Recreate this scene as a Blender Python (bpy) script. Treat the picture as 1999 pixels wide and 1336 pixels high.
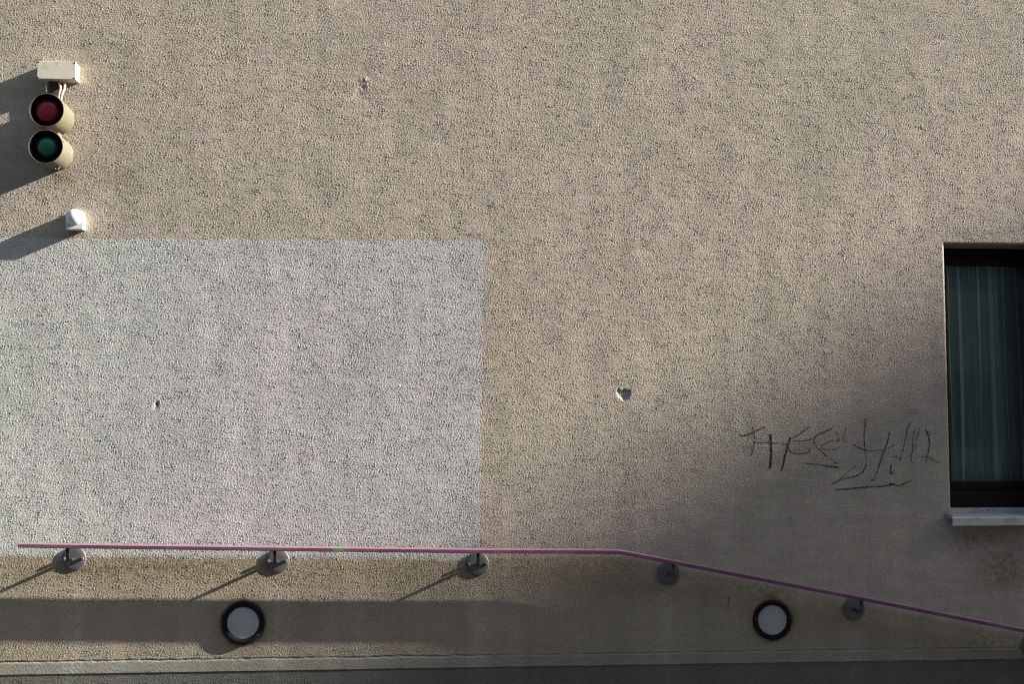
import bpy, bmesh, math, random
import numpy as np
from mathutils import Vector, Matrix

rng = np.random.default_rng(7)
random.seed(7)
for o in list(bpy.data.objects):
    bpy.data.objects.remove(o)
SC = bpy.context.scene
COL = SC.collection
R = math.radians

# ------------------------------------------------------------------ camera
CAM_D, CAM_Z = 4.6, 1.60                 # metres in front of the wall (wall is y = 0), eye height
F_PX = 2200.0                            # focal length in pixels of a 1999 px wide picture
YAW, PITCH = math.atan(159.5 / F_PX * math.cos(math.atan(147 / F_PX))), math.atan(147 / F_PX)
cam = bpy.data.cameras.new('camera')
cam.sensor_width = 36.0
cam.lens = 36.0 * F_PX / 1999.0
cam.clip_start, cam.clip_end = 0.05, 1000.0
cam_o = bpy.data.objects.new('camera', cam)
COL.objects.link(cam_o)
cam_o.location = (0, -CAM_D, CAM_Z)
cam_o.rotation_euler = (R(90) + PITCH, 0, -YAW)
SC.camera = cam_o

# ------------------------------------------------------------------ light
SUN_DIR = Vector((7.5, -1.0, 3.4)).normalized()        # towards the sun
EL = math.asin(SUN_DIR.z)
ROT = math.atan2(SUN_DIR.x, SUN_DIR.y)
world = bpy.data.worlds.new('World')
SC.world = world
world.use_nodes = True
wn = world.node_tree
wn.nodes.clear()
sky = wn.nodes.new('ShaderNodeTexSky')
sky.sky_type = 'NISHITA'
sky.sun_disc = False
sky.sun_elevation = EL
sky.sun_rotation = ROT
sky.air_density = 1.0
sky.dust_density = 2.5
sky.ozone_density = 1.0
hs = wn.nodes.new('ShaderNodeHueSaturation')
hs.inputs['Saturation'].default_value = 0.95
bg = wn.nodes.new('ShaderNodeBackground')
bg.inputs['Strength'].default_value = 0.082
wo = wn.nodes.new('ShaderNodeOutputWorld')
wn.links.new(sky.outputs[0], hs.inputs['Color'])
wn.links.new(hs.outputs[0], bg.inputs[0])
wn.links.new(bg.outputs[0], wo.inputs[0])
sl = bpy.data.lights.new('sun', 'SUN')
sl.energy = 5.0
sl.angle = R(0.53)
sl.color = (1.0, 0.93, 0.83)
sun = bpy.data.objects.new('sun', sl)
COL.objects.link(sun)
sun.rotation_euler = SUN_DIR.to_track_quat('Z', 'Y').to_euler()

vs = SC.view_settings
vs.view_transform = 'Standard'
vs.look = 'None'
vs.gamma = 1.0
vs.exposure = 2.0
vs.use_curve_mapping = False
SC.cycles.use_denoising = True
SC.cycles.pixel_filter_type = 'BLACKMAN_HARRIS'
SC.cycles.filter_width = 1.15

# ------------------------------------------------------------------ measuring: where a sight line meets the plane p metres in front of the wall
_fw = Vector((math.sin(YAW) * math.cos(PITCH), math.cos(YAW) * math.cos(PITCH), math.sin(PITCH)))
_rt = Vector((math.cos(YAW), -math.sin(YAW), 0))
_up = _rt.cross(_fw)
def at(px, py, p=0.0):
    d = _fw + _rt * ((px - 999.5) / F_PX) - _up * ((py - 668) / F_PX)
    t = (CAM_D - p) / d.y
    return d.x * t, CAM_Z + d.z * t
MM = CAM_D / F_PX                          # metres on the wall per pixel

# ------------------------------------------------------------------ material helpers
def new_mat(name):
    m = bpy.data.materials.new(name)
    m.use_nodes = True
    nt = m.node_tree
    b = nt.nodes['Principled BSDF']
    return m, nt, b
def N(nt, typ, **kw):
    n = nt.nodes.new(typ)
    for k, v in kw.items():
        setattr(n, k, v)
    return n
def noise(nt, scale, detail=3.0, rough=0.55, vec=None, stretch=None):
    n = N(nt, 'ShaderNodeTexNoise')
    n.inputs['Scale'].default_value = scale
    n.inputs['Detail'].default_value = detail
    n.inputs['Roughness'].default_value = rough
    tc = N(nt, 'ShaderNodeNewGeometry')
    src = tc.outputs['Position']
    if stretch:
        mp = N(nt, 'ShaderNodeMapping')
        mp.inputs['Scale'].default_value = stretch
        nt.links.new(src, mp.inputs[0])
        src = mp.outputs[0]
    nt.links.new(src, n.inputs['Vector'])
    return n.outputs['Fac']
def ramp(nt, fac, stops):
    r = N(nt, 'ShaderNodeValToRGB')
    el = r.color_ramp.elements
    while len(el) > 1:
        el.remove(el[-1])
    el[0].position = stops[0][0]
    c = stops[0][1]
    el[0].color = (*c, 1) if isinstance(c, tuple) else (c, c, c, 1)
    for p, c in stops[1:]:
        e = el.new(p)
        e.color = (*c, 1) if isinstance(c, tuple) else (c, c, c, 1)
    nt.links.new(fac, r.inputs[0])
    return r.outputs[0]
def mul(nt, a, b, fac=1.0, mode='MULTIPLY'):
    m = N(nt, 'ShaderNodeMix', data_type='RGBA', blend_type=mode)
    if hasattr(fac, 'links'):
        nt.links.new(fac, m.inputs[0])
    else:
        m.inputs[0].default_value = fac
    for v, i in ((a, 6), (b, 7)):
        if isinstance(v, tuple):
            m.inputs[i].default_value = (*v, 1)
        else:
            nt.links.new(v, m.inputs[i])
    return m.outputs[2]
def bump(nt, b, h, strength=0.4, dist=0.002):
    bp = N(nt, 'ShaderNodeBump')
    bp.inputs['Strength'].default_value = strength
    bp.inputs['Distance'].default_value = dist
    nt.links.new(h, bp.inputs['Height'])
    nt.links.new(bp.outputs[0], b.inputs['Normal'])

def stucco_mat(name, col, grain=True, attrs=True, bdist=0.0021, speck=0.8):
    m, nt, b = new_mat(name)
    b.inputs['Roughness'].default_value = 0.92
    b.inputs['Specular IOR Level'].default_value = 0.25
    big = ramp(nt, noise(nt, 2.2, 5, 0.62), [(0.3, (0.91, 0.91, 0.895)), (0.7, (1.07, 1.07, 1.065))])
    hue = ramp(nt, noise(nt, 1.1, 3, 0.5), [(0.35, (0.985, 1.01, 0.985)), (0.65, (1.015, 0.993, 1.005))])
    st = ramp(nt, noise(nt, 3.0, 5, 0.6, stretch=(3.2, 1, 0.30)), [(0.3, 0.91), (0.7, 1.07)])
    sp = ramp(nt, noise(nt, 260, 2, 0.6), [(0.3, (0.72, 0.74, 0.78)), (0.7, (1.25, 1.22, 1.16))])
    c = mul(nt, col, big)
    c = mul(nt, c, hue)
    c = mul(nt, c, st)
    c = mul(nt, c, sp, speck)
    cn = N(nt, 'ShaderNodeTexNoise')
    cn.inputs['Scale'].default_value = 120
    cn.inputs['Detail'].default_value = 2
    cg = N(nt, 'ShaderNodeNewGeometry')
    nt.links.new(cg.outputs['Position'], cn.inputs['Vector'])
    hv = N(nt, 'ShaderNodeHueSaturation')
    hv.inputs['Saturation'].default_value = 0.75
    hv.inputs['Value'].default_value = 2.0
    nt.links.new(cn.outputs['Color'], hv.inputs['Color'])
    c = mul(nt, c, hv.outputs[0], 0.28)
    if attrs:
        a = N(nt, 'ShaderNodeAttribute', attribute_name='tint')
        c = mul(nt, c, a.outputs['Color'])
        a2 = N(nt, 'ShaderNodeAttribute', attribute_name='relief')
        c = mul(nt, c, ramp(nt, a2.outputs['Fac'], [(0.10, (0.72, 0.715, 0.71)), (0.5, (0.98, 0.98, 0.98)), (0.9, (1.24, 1.24, 1.23))]))  # dirt in the pits, plus shading between grains painted into the colour
    nt.links.new(c, b.inputs['Base Color'])
    if grain:
        bump(nt, b, noise(nt, 250, 2, 0.55), 1.0, bdist)
    return m

M = {}
M['coat'] = stucco_mat('beige_stucco', (0.385, 0.338, 0.293))
M['patch'] = stucco_mat('pale_paint', (0.436, 0.438, 0.440))
M['plinth'] = stucco_mat('dark_plinth', (0.145, 0.145, 0.145))
M['band'] = stucco_mat('cement_band', (0.275, 0.268, 0.25), bdist=0.0004, speck=0.25)
M['coarse'] = stucco_mat('coarse_stucco', (0.385, 0.338, 0.293), attrs=False, bdist=0.003)
M['coarse_patch'] = stucco_mat('coarse_pale_paint', (0.436, 0.438, 0.440), attrs=False, bdist=0.003)

def simple(name, col, rough=0.5, metal=0.0, var=0.12, nscale=40, bmp=0.0, spec=0.5, dark=None):
    m, nt, b = new_mat(name)
    b.inputs['Roughness'].default_value = rough
    b.inputs['Metallic'].default_value = metal
    b.inputs['Specular IOR Level'].default_value = spec
    c = mul(nt, col, ramp(nt, noise(nt, nscale, 5, 0.65), [(0.3, 1 - var), (0.7, 1 + var)]))
    if dark:
        c = mul(nt, c, dark, ramp(nt, noise(nt, nscale * 0.6, 6, 0.7), [(0.52, 0.0), (0.68, 0.85)]), 'MIX')
    nt.links.new(c, b.inputs['Base Color'])
    if bmp:
        bump(nt, b, noise(nt, nscale * 6, 3, 0.6), 0.5, bmp)
    return m
M['box'] = simple('ivory_box_plastic', (0.60, 0.58, 0.47), 0.55, var=0.06, nscale=35, dark=(0.42, 0.39, 0.31))
M['hood'] = simple('beige_lamp_enamel', (0.125, 0.112, 0.074), 0.85, var=0.22, nscale=55, dark=(0.11, 0.092, 0.06), bmp=0.0004)
M['black'] = simple('matt_black', (0.012, 0.011, 0.011), 0.75, var=0.2, spec=0.2)
M['white'] = simple('white_plastic', (0.66, 0.67, 0.68), 0.45, var=0.03)
M['screw'] = simple('rusty_screw', (0.07, 0.03, 0.02), 0.7, var=0.3, nscale=300)
M['cable'] = simple('pinkish_cable', (0.48, 0.36, 0.31), 0.55, var=0.1)
M['steel'] = simple('dull_zinc_steel', (0.105, 0.105, 0.106), 0.45, metal=0.15, var=0.22, nscale=90, dark=(0.075, 0.065, 0.055), bmp=0.0005)
M['dark_steel'] = simple('dark_arm_steel', (0.045, 0.042, 0.043), 0.3, metal=0.0, var=0.25, nscale=120)
M['ring'] = simple('black_lamp_ring', (0.010, 0.007, 0.009), 0.8, var=0.3, nscale=120, bmp=0.0008, spec=0.15)
M['frost'] = simple('frosted_glass', (0.35, 0.385, 0.39), 0.3, var=0.05, nscale=30)
M['frame'] = simple('dark_brown_frame', (0.010, 0.007, 0.006), 0.55, var=0.2, spec=0.25)
M['sill'] = simple('aluminium_sill', (0.55, 0.57, 0.56), 0.38, metal=0.25, var=0.12, nscale=25, dark=(0.27, 0.27, 0.25))
M['ink'] = simple('black_marker_ink', (0.016, 0.015, 0.018), 0.6, var=0.2)
M['backing'] = simple('grey_green_backing', (0.42, 0.43, 0.385), 0.85, var=0.2, nscale=200)
M['strand'] = simple('pale_mesh_strand', (0.50, 0.52, 0.47), 0.8, var=0.1)
M['plate_dark'] = simple('dark_mounting_plate', (0.05, 0.035, 0.03), 0.7)
M['rust'] = simple('rust', (0.16, 0.065, 0.02), 0.85, var=0.35, nscale=300)
M['leaf'] = simple('dry_leaf', (0.11, 0.055, 0.02), 0.8, var=0.3, nscale=300)
M['room'] = simple('dark_room_paint', (0.05, 0.05, 0.05), 0.9)
M['asphalt'] = simple('asphalt', (0.06, 0.06, 0.058), 0.9, var=0.2, nscale=20, bmp=0.004)
M['paving'] = simple('concrete_paving', (0.25, 0.24, 0.22), 0.9, var=0.12, nscale=6, bmp=0.002)
M['far_wall'] = simple('far_plaster', (0.30, 0.27, 0.23), 0.9, var=0.1, nscale=1)
M['far_glass'] = simple('far_window_glass', (0.04, 0.05, 0.06), 0.1)

def lens_mat(name, col):
    m, nt, b = new_mat(name)
    b.inputs['Base Color'].default_value = (*col, 1)
    b.inputs['Roughness'].default_value = 0.28
    b.inputs['Coat Weight'].default_value = 0.45
    b.inputs['Coat Roughness'].default_value = 0.06
    b.inputs['Subsurface Weight'].default_value = 0.0
    c = mul(nt, col, ramp(nt, noise(nt, 60, 4), [(0.3, 0.75), (0.7, 1.1)]))
    nt.links.new(c, b.inputs['Base Color'])
    return m
M['red'] = lens_mat('red_lens', (0.34, 0.007, 0.035))
M['green'] = lens_mat('green_lens', (0.005, 0.17, 0.105))

# sheer curtain
m, nt, b = new_mat('sheer_curtain')
b.inputs['Base Color'].default_value = (0.80, 0.91, 0.92, 1)
b.inputs['Roughness'].default_value = 0.9
tr = N(nt, 'ShaderNodeBsdfTransparent')
mx = N(nt, 'ShaderNodeMixShader')
lw = N(nt, 'ShaderNodeLayerWeight'); lw.inputs[0].default_value = 0.5
mr_ = N(nt, 'ShaderNodeMapRange'); nt.links.new(lw.outputs['Facing'], mr_.inputs['Value'])
mr_.inputs['From Max'].default_value = 0.5; mr_.inputs['To Min'].default_value = 0.33; mr_.inputs['To Max'].default_value = 1.0
nt.links.new(mr_.outputs[0], mx.inputs[0])
nt.links.new(tr.outputs[0], mx.inputs[1])
nt.links.new(b.outputs[0], mx.inputs[2])
nt.links.new(mx.outputs[0], nt.nodes['Material Output'].inputs[0])
M['curtain'] = m
# window glass
m, nt, b = new_mat('window_glass')
nt.nodes.remove(b)
tr = N(nt, 'ShaderNodeBsdfTransparent')
tr.inputs[0].default_value = (0.92, 0.985, 0.99, 1)
gl = N(nt, 'ShaderNodeBsdfGlossy')
gl.inputs['Roughness'].default_value = 0.01
fr = N(nt, 'ShaderNodeFresnel')
fr.inputs[0].default_value = 1.45
mx = N(nt, 'ShaderNodeMixShader')
nt.links.new(fr.outputs[0], mx.inputs[0])
nt.links.new(tr.outputs[0], mx.inputs[1])
nt.links.new(gl.outputs[0], mx.inputs[2])
nt.links.new(mx.outputs[0], nt.nodes['Material Output'].inputs[0])
M['glass'] = m
# handrail paint: purple, bleached and greyer towards its free end, a smear of green
m, nt, b = new_mat('faded_purple_paint')
b.inputs['Roughness'].default_value = 0.5
g = N(nt, 'ShaderNodeNewGeometry')
sx = N(nt, 'ShaderNodeSeparateXYZ')
nt.links.new(g.outputs['Position'], sx.inputs[0])
mr = N(nt, 'ShaderNodeMapRange')
mr.inputs['From Min'].default_value = -1.7
mr.inputs['From Max'].default_value = 1.9
nt.links.new(sx.outputs['X'], mr.inputs['Value'])
base = ramp(nt, mr.outputs[0], [(0.0, (0.14, 0.085, 0.10)), (0.1, (0.115, 0.045, 0.082)), (0.42, (0.115, 0.042, 0.080)),
                                (0.55, (0.17, 0.032, 0.105)), (1.0, (0.135, 0.028, 0.115))])
wear = ramp(nt, noise(nt, 22, 6, 0.7, stretch=(0.35, 1, 1)), [(0.46, 0.0), (0.66, 0.75)])
c = mul(nt, base, (0.16, 0.10, 0.125), wear, 'MIX')
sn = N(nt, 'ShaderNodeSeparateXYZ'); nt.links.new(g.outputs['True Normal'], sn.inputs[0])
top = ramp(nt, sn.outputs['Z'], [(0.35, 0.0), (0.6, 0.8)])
c = mul(nt, c, (0.225, 0.14, 0.165), top, 'MIX')   # paler upper side, picked by the upward normal
c = mul(nt, c, ramp(nt, noise(nt, 160, 3, 0.6), [(0.3, 0.85), (0.7, 1.15)]))
gx = at(662, 1072, 0.1)[0]
dd = N(nt, 'ShaderNodeMath', operation='SUBTRACT'); nt.links.new(sx.outputs['X'], dd.inputs[0]); dd.inputs[1].default_value = gx
da = N(nt, 'ShaderNodeMath', operation='ABSOLUTE'); nt.links.new(dd.outputs[0], da.inputs[0])
nn = noise(nt, 90, 3)
ds = N(nt, 'ShaderNodeMath', operation='MULTIPLY_ADD'); nt.links.new(nn, ds.inputs[0]); ds.inputs[1].default_value = 0.03; nt.links.new(da.outputs[0], ds.inputs[2])
gm = ramp(nt, ds.outputs[0], [(0.028, 0.9), (0.046, 0.0)])
c = mul(nt, c, (0.13, 0.19, 0.07), gm, 'MIX')
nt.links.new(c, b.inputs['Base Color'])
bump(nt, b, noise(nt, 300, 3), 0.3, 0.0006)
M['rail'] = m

# ------------------------------------------------------------------ object helpers
def link(name, mesh, mat, parent=None, smooth=30, keep=False):
    if mat is not None:
        mesh.materials.append(mat)
    o = bpy.data.objects.new(name, mesh)
    COL.objects.link(o)
    if parent is not None:
        o.parent = parent
        if not keep:
            w = Vector((0, 0, 0))
            q = parent
            while q is not None:
                w += q.location
                q = q.parent
            mesh.transform(Matrix.Translation(-w))
    if smooth:
        mesh.polygons.foreach_set('use_smooth', [True] * len(mesh.polygons))
        mesh.set_sharp_from_angle(angle=R(smooth))
    return o
def bm_obj(name, bm, mat, parent=None, smooth=30, keep=False):
    me = bpy.data.meshes.new(name)
    bmesh.ops.recalc_face_normals(bm, faces=bm.faces)
    bm.to_mesh(me)
    bm.free()
    return link(name, me, mat, parent, smooth, keep)
def thing(name, loc, label, cat, group=None):
    o = bpy.data.objects.new(name, None)
    o.empty_display_size = 0.05
    COL.objects.link(o)
    o.location = loc
    o['label'] = label
    o['category'] = cat
    if group:
        o['group'] = group
    return o
def add_box(bm, x0, x1, y0, y1, z0, z1, bev=0.0, seg=2):
    r = bmesh.ops.create_cube(bm, size=1.0)
    vs_ = r['verts']
    for v in vs_:
        v.co = Vector(((x0 + x1) / 2 + v.co.x * (x1 - x0), (y0 + y1) / 2 + v.co.y * (y1 - y0), (z0 + z1) / 2 + v.co.z * (z1 - z0)))
    if bev:
        es = {e for v in vs_ for e in v.link_edges}
        bmesh.ops.bevel(bm, geom=list(es), offset=bev, segments=seg, affect='EDGES', profile=0.5)
def add_lathe(bm, prof, cx, cz, seg=64, tilt=None):
    """prof: (radius, metres in front of wall); axis is the wall normal"""
    rings = []
    for r, p in prof:
        if r < 1e-6:
            rings.append([bm.verts.new((cx, -p, cz))])
        else:
            rings.append([bm.verts.new((cx + r * math.cos(2 * math.pi * i / seg), -p, cz + r * math.sin(2 * math.pi * i / seg))) for i in range(seg)])
    for a, b_ in zip(rings, rings[1:]):
        for i in range(seg):
            j = (i + 1) % seg
            if len(a) == 1 and len(b_) == 1:
                continue
            if len(a) == 1:
                bm.faces.new((a[0], b_[i], b_[j]))
            elif len(b_) == 1:
                bm.faces.new((a[i], a[j], b_[0]))
            else:
                bm.faces.new((a[i], a[j], b_[j], b_[i]))
def add_tube(bm, pts, r, seg=12, cap=True):
    pts = [Vector(p) for p in pts]
    rings = []
    n = len(pts)
    up = None
    for i, p in enumerate(pts):
        t = (pts[min(i + 1, n - 1)] - pts[max(i - 1, 0)]).normalized()
        if up is None:
            up = Vector((1, 0, 0)) if abs(t.x) < 0.9 else Vector((0, 0, 1))
        s = t.cross(up).normalized()
        up = s.cross(t).normalized()
        rr = r[i] if isinstance(r, (list, tuple)) else r
        rings.append([bm.verts.new(p + (s * math.cos(2 * math.pi * k / seg) + up * math.sin(2 * math.pi * k / seg)) * rr) for k in range(seg)])
    for a, b_ in zip(rings, rings[1:]):
        for k in range(seg):
            l = (k + 1) % seg
            bm.faces.new((a[k], a[l], b_[l], b_[k]))
    if cap:
        bm.faces.new(rings[0][::-1])
        bm.faces.new(rings[-1])
def spline(pts, n=10):
    out = []
    P = [Vector(p) for p in pts]
    P = [P[0] * 2 - P[1]] + P + [P[-1] * 2 - P[-2]]
    for i in range(1, len(P) - 2):
        for k in range(n):
            t = k / n
            a, b_, c_, d = P[i - 1], P[i], P[i + 1], P[i + 2]
            out.append(0.5 * ((2 * b_) + (c_ - a) * t + (2 * a - 5 * b_ + 4 * c_ - d) * t * t + (3 * b_ - a - 3 * c_ + d) * t ** 3))
    out.append(P[-2])
    return out

# ------------------------------------------------------------------ the wall as a real relief
STEP = 0.0032
wl, _ = at(1849, 700)
WIN_L = wl                                   # left edge of the window opening
WIN_T = at(1845, 476)[1]                     # lintel
WIN_B = at(1920, 1013, 0.03)[1] - 0.008      # under the sill
WIN_R = WIN_L + 0.92
X0, X1, Z0, Z1 = -1.86, 2.56, 0.45, 3.42
ix = round((WIN_L - X0) / STEP)
xs = WIN_L + (np.arange(int((X1 - X0) / STEP)) - ix) * STEP
iz = round((WIN_T - Z0) / STEP)
zs = WIN_T + (np.arange(int((Z1 - Z0) / STEP)) - iz) * STEP
nx, nz = len(xs), len(zs)
XX, ZZ = np.meshgrid(xs, zs)                 # [z, x]

fx = np.fft.fftfreq(nx, STEP)
fz = np.fft.fftfreq(nz, STEP)
FX, FZ = np.meshgrid(fx, fz)
def band_noise(lam, width=0.35, ax=1.0, az=1.0, seed=0):
    r = np.random.default_rng(seed)
    w = r.standard_normal((nz, nx))
    k = np.sqrt((FX * ax) ** 2 + (FZ * az) ** 2) + 1e-9
    f = np.exp(-(np.log(k * lam) ** 2) / (2 * width ** 2))
    h = np.fft.ifft2(np.fft.fft2(w) * f).real
    return h / h.std()
n1 = band_noise(0.0093, 0.34, seed=1)
n2 = band_noise(0.0070, 0.22, seed=2)
n4 = band_noise(0.0125, 0.5, ax=0.8, az=0.8, seed=15)
n3 = band_noise(0.024, 0.35, seed=3)
sel_ = 0.5 + 0.5 * np.tanh(1.2 * band_noise(0.09, 0.8, seed=16))      # patches thrown on with finer and coarser grit
peb = (0.95 - 0.35 * sel_) * n1 + 0.30 * n2 + 0.32 * sel_ * n4 + 0.32 * rng.standard_normal((nz, nx))
peb = np.sign(peb) * np.abs(peb) ** 1.12
peb = np.where(peb < 0, 0.72 * peb, 1.2 * peb)
peb /= peb.std()       # pebbly render
soft = band_noise(0.35, 0.6, ax=0.8, az=1.2, seed=4)
soft2 = band_noise(0.11, 0.5, seed=5)
amp = 0.00046 * (1.0 + 0.09 * np.clip(band_noise(0.22, 0.9, ax=1.0, az=0.6, seed=6), -2, 2))
vst = band_noise(0.16, 0.6, ax=1.0, az=0.25, seed=14)
H = peb * amp + soft * 0.00018 + soft2 * 0.00003 + vst * 0.00007
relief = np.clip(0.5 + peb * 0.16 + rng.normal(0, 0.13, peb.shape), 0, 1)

def smooth(a, b_, v):
    t = np.clip((v - a) / (b_ - a), 0, 1)
    return t * t * (3 - 2 * t)
def line_z(p0, p1, X=None):
    """height of the line through two picture points, on the wall, as a function of x"""
    (xa, za), (xb, zb) = at(*p0), at(*p1)
    return za + (zb - za) * ((XX[0] if X is None else X) - xa) / (xb - xa)
wob = band_noise(0.06, 0.5, seed=8)[0] * 0.0006 + band_noise(0.3, 0.5, seed=9)[0] * 0.0007
# cement band under the render and the recessed plinth
zb_top = line_z((0, 1293), (1999, 1264)) + wob
zb_bot = line_z((0, 1318), (1999, 1287)) + wob * 0.6
T = ZZ - zb_top[None, :]
Bm = ZZ - zb_bot[None, :]
band_k = np.clip(-T / 0.004, 0, 1) * np.clip(Bm / 0.004 + 1, 0, 1)
fine = band_noise(0.02, 0.5, ax=0.25, seed=10)
band_h = 0.0012 + 0.00025 * fine + soft2 * 0.00006 + 0.0016 * np.clip(-T / 0.05, 0, 1)
crack = np.exp(-((T + 0.002) / 0.0032) ** 2) * 0.0042
H = np.where(T < 0, band_h, H) - crack * (0.8 + 0.3 * np.clip(band_noise(0.1, 0.6, seed=12), -1, 1))
pl = peb * amp * 0.9 + soft * 0.0002 - 0.0005
k = smooth(0.0, 0.005, -Bm)
H = H * (1 - k) + pl * k
# rough border where the render breaks off above the band: slightly proud lip
H += np.where(T > 0, np.exp(-(T / 0.006) ** 2) * 0.0010, 0)

# damage: the broken-out hole, the small drill hole, the lumpy repair
def poly_sdf(pts):
    P = np.array([at(*p) for p in pts])
    d = np.full(XX.shape, 1e9)
    ins = np.zeros(XX.shape, bool)
    n = len(P)
    sel = (XX > P[:, 0].min() - .08) & (XX < P[:, 0].max() + .08) & (ZZ > P[:, 1].min() - .08) & (ZZ < P[:, 1].max() + .08)
    x, z = XX[sel], ZZ[sel]
    dd_ = np.full(x.shape, 1e9)
    ii = np.zeros(x.shape, bool)
    for a, b_ in zip(P, np.roll(P, -1, 0)):
        e = b_ - a
        t = np.clip(((x - a[0]) * e[0] + (z - a[1]) * e[1]) / (e @ e), 0, 1)
        dd_ = np.minimum(dd_, np.hypot(x - a[0] - t * e[0], z - a[1] - t * e[1]))
        c_ = (a[1] > z) != (b_[1] > z)
        xi = a[0] + (z - a[1]) * e[0] / (e[1] if abs(e[1]) > 1e-9 else 1e-9)
        ii ^= c_ & (x < xi)
    dd_ = np.where(ii, -dd_, dd_)
    d[sel] = dd_
    return d
hole_px = [(1202, 764), (1206, 757), (1212, 762), (1219, 759), (1225, 762), (1231, 761), (1231, 772), (1226, 779), (1218, 784), (1205, 775)]
hs_ = poly_sdf(hole_px)
slope_w = np.where(XX < at(1214, 770)[0], 0.011, 0.0045)
kh = np.clip(-hs_ / slope_w, 0, 1)
H = H * (1 - kh) + (-0.0065) * kh
hx, hz = at(306, 790)
r_ = np.hypot((XX - hx) * 1.0, (ZZ - hz) * 0.62)
H -= 0.009 * np.exp(-(r_ / 0.0050) ** 2)
r_ = np.hypot((XX - at(303, 797)[0]), (ZZ - at(303, 797)[1]) * 1.2)
H -= 0.002 * np.exp(-(r_ / 0.006) ** 2)
for (px, py, rx, rz, a_) in [(712, 156, 9, 7, .0030), (706, 170, 8, 9, -.0024), (700, 185, 8, 6, -.0028), (716, 172, 6, 9, .0016), (712, 225, 12, 9, -.0012), (742, 140, 9, 6, -.0014),
                             (1262, 545, 7, 5, .0014), (510, 570, 25, 3, .0009), (1200, 185, 30, 14, .0007), (1850, 470, 10, 5, .0020), (1880, 466, 8, 5, -.0020), (1905, 465, 9, 5, .0016)]:
    cx, cz = at(px, py)
    H += 0.42 * a_ * (1 + 0.5 * n3) * np.exp(-(((XX - cx) / (rx * MM)) ** 2 + ((ZZ - cz) / (rz * MM)) ** 2))
# rounded arris of the window opening
dxw = np.where(XX < WIN_L, WIN_L - XX, np.where(XX > WIN_R, XX - WIN_R, 0))
dzw = np.where(ZZ > WIN_T, ZZ - WIN_T, np.where(ZZ < WIN_B, WIN_B - ZZ, 0))
dw = np.hypot(dxw, dzw)
H -= 0.006 * np.clip(1 - dw / 0.009, 0, 1) ** 2

# colour of dirt, wash-down, old paint and painted-in darkening (multiplies the base colour)
T3 = np.ones((nz, nx, 3), np.float32)
def tint_wall(mask, col):
    m_ = np.clip(mask, 0, 1)[..., None]
    T3[:] = T3 * (1 - m_ + m_ * np.array(col, np.float32))
rag = band_noise(0.05, 0.6, seed=20)
rag2 = band_noise(0.25, 0.6, az=0.35, seed=21)
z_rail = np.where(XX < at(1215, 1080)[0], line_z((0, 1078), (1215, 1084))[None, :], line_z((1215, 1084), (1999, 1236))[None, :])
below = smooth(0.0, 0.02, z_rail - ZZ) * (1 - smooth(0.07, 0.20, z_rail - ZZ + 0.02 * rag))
tint_wall(below * (0.75 + 0.25 * rag), (0.84, 0.815, 0.74))
tint_wall(smooth(0.0, 0.03, z_rail - ZZ) * 0.85, (0.83, 0.82, 0.76))
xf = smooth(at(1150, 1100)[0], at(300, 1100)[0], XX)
tint_wall(smooth(-0.03, 0.22, z_rail - ZZ) * (0.4 + 0.3 * rag2), (0.85, 0.85, 0.84))
# just above the band: splash zone
tint_wall(smooth(0.10, 0.0, T) * (T > 0) * (0.5 + 0.3 * rag), (0.86, 0.86, 0.83))
# wash-down streaks under the brackets
for px, py in ((144.5, 1113), (541.7, 1118), (931.5, 1125), (1305, 1143), (1666, 1213)):
    cx, cz = at(px, py)
    w_ = np.exp(-((XX - cx) / 0.042) ** 2) * smooth(0.0, 0.06, cz - ZZ)
    tint_wall(w_ * (0.75 + 0.3 * rag), (1.20, 1.22, 1.24))
for px, s_ in ((210, .5), (360, .4), (800, .35), (1120, .4), (1430, .5), (1750, .35)):
    cx, cz = at(px, 1100)
    w_ = np.exp(-((XX - cx) / 0.055) ** 2) * smooth(0.0, 0.25, cz - ZZ)
    tint_wall(w_ * s_, (1.08, 1.09, 1.08))
# soot round the two bulkhead lamps
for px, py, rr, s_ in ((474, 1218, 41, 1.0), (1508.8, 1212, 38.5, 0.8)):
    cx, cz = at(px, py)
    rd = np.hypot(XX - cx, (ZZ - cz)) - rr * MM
    tint_wall(np.exp(-(np.clip(rd, 0, 1) / 0.006) ** 2) * (0.85 + 0.15 * rag) * s_, (0.30, 0.28, 0.27))
    tint_wall(np.exp(-(np.clip(rd, 0, 1) / 0.05) ** 2) * 0.5 * s_, (0.80, 0.77, 0.70))
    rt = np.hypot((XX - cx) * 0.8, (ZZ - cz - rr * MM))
    tint_wall(np.exp(-(rt / 0.022) ** 2) * s_, (0.38, 0.34, 0.30))
tint_wall(np.exp(-(np.hypot(XX - at(306, 789)[0], (ZZ - at(306, 789)[1])) / 0.0055) ** 2) * 1.2, (0.10, 0.10, 0.10))  # dark inside of the drill hole painted into the colour
# drip below the signal lamps and the sensor
for px, py, w_, s_ in ((118, 345, 26, .8), (150, 240, 20, .35), (146, 455, 13, .8), (215, 335, 50, .35)):
    cx, cz = at(px, py)
    tint_wall(np.exp(-(((XX - cx) / (w_ * MM)) ** 2 + ((ZZ - cz) / (w_ * .8 * MM)) ** 2)) * s_ * (0.8 + 0.3 * rag), (0.58, 0.54, 0.42))
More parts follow.
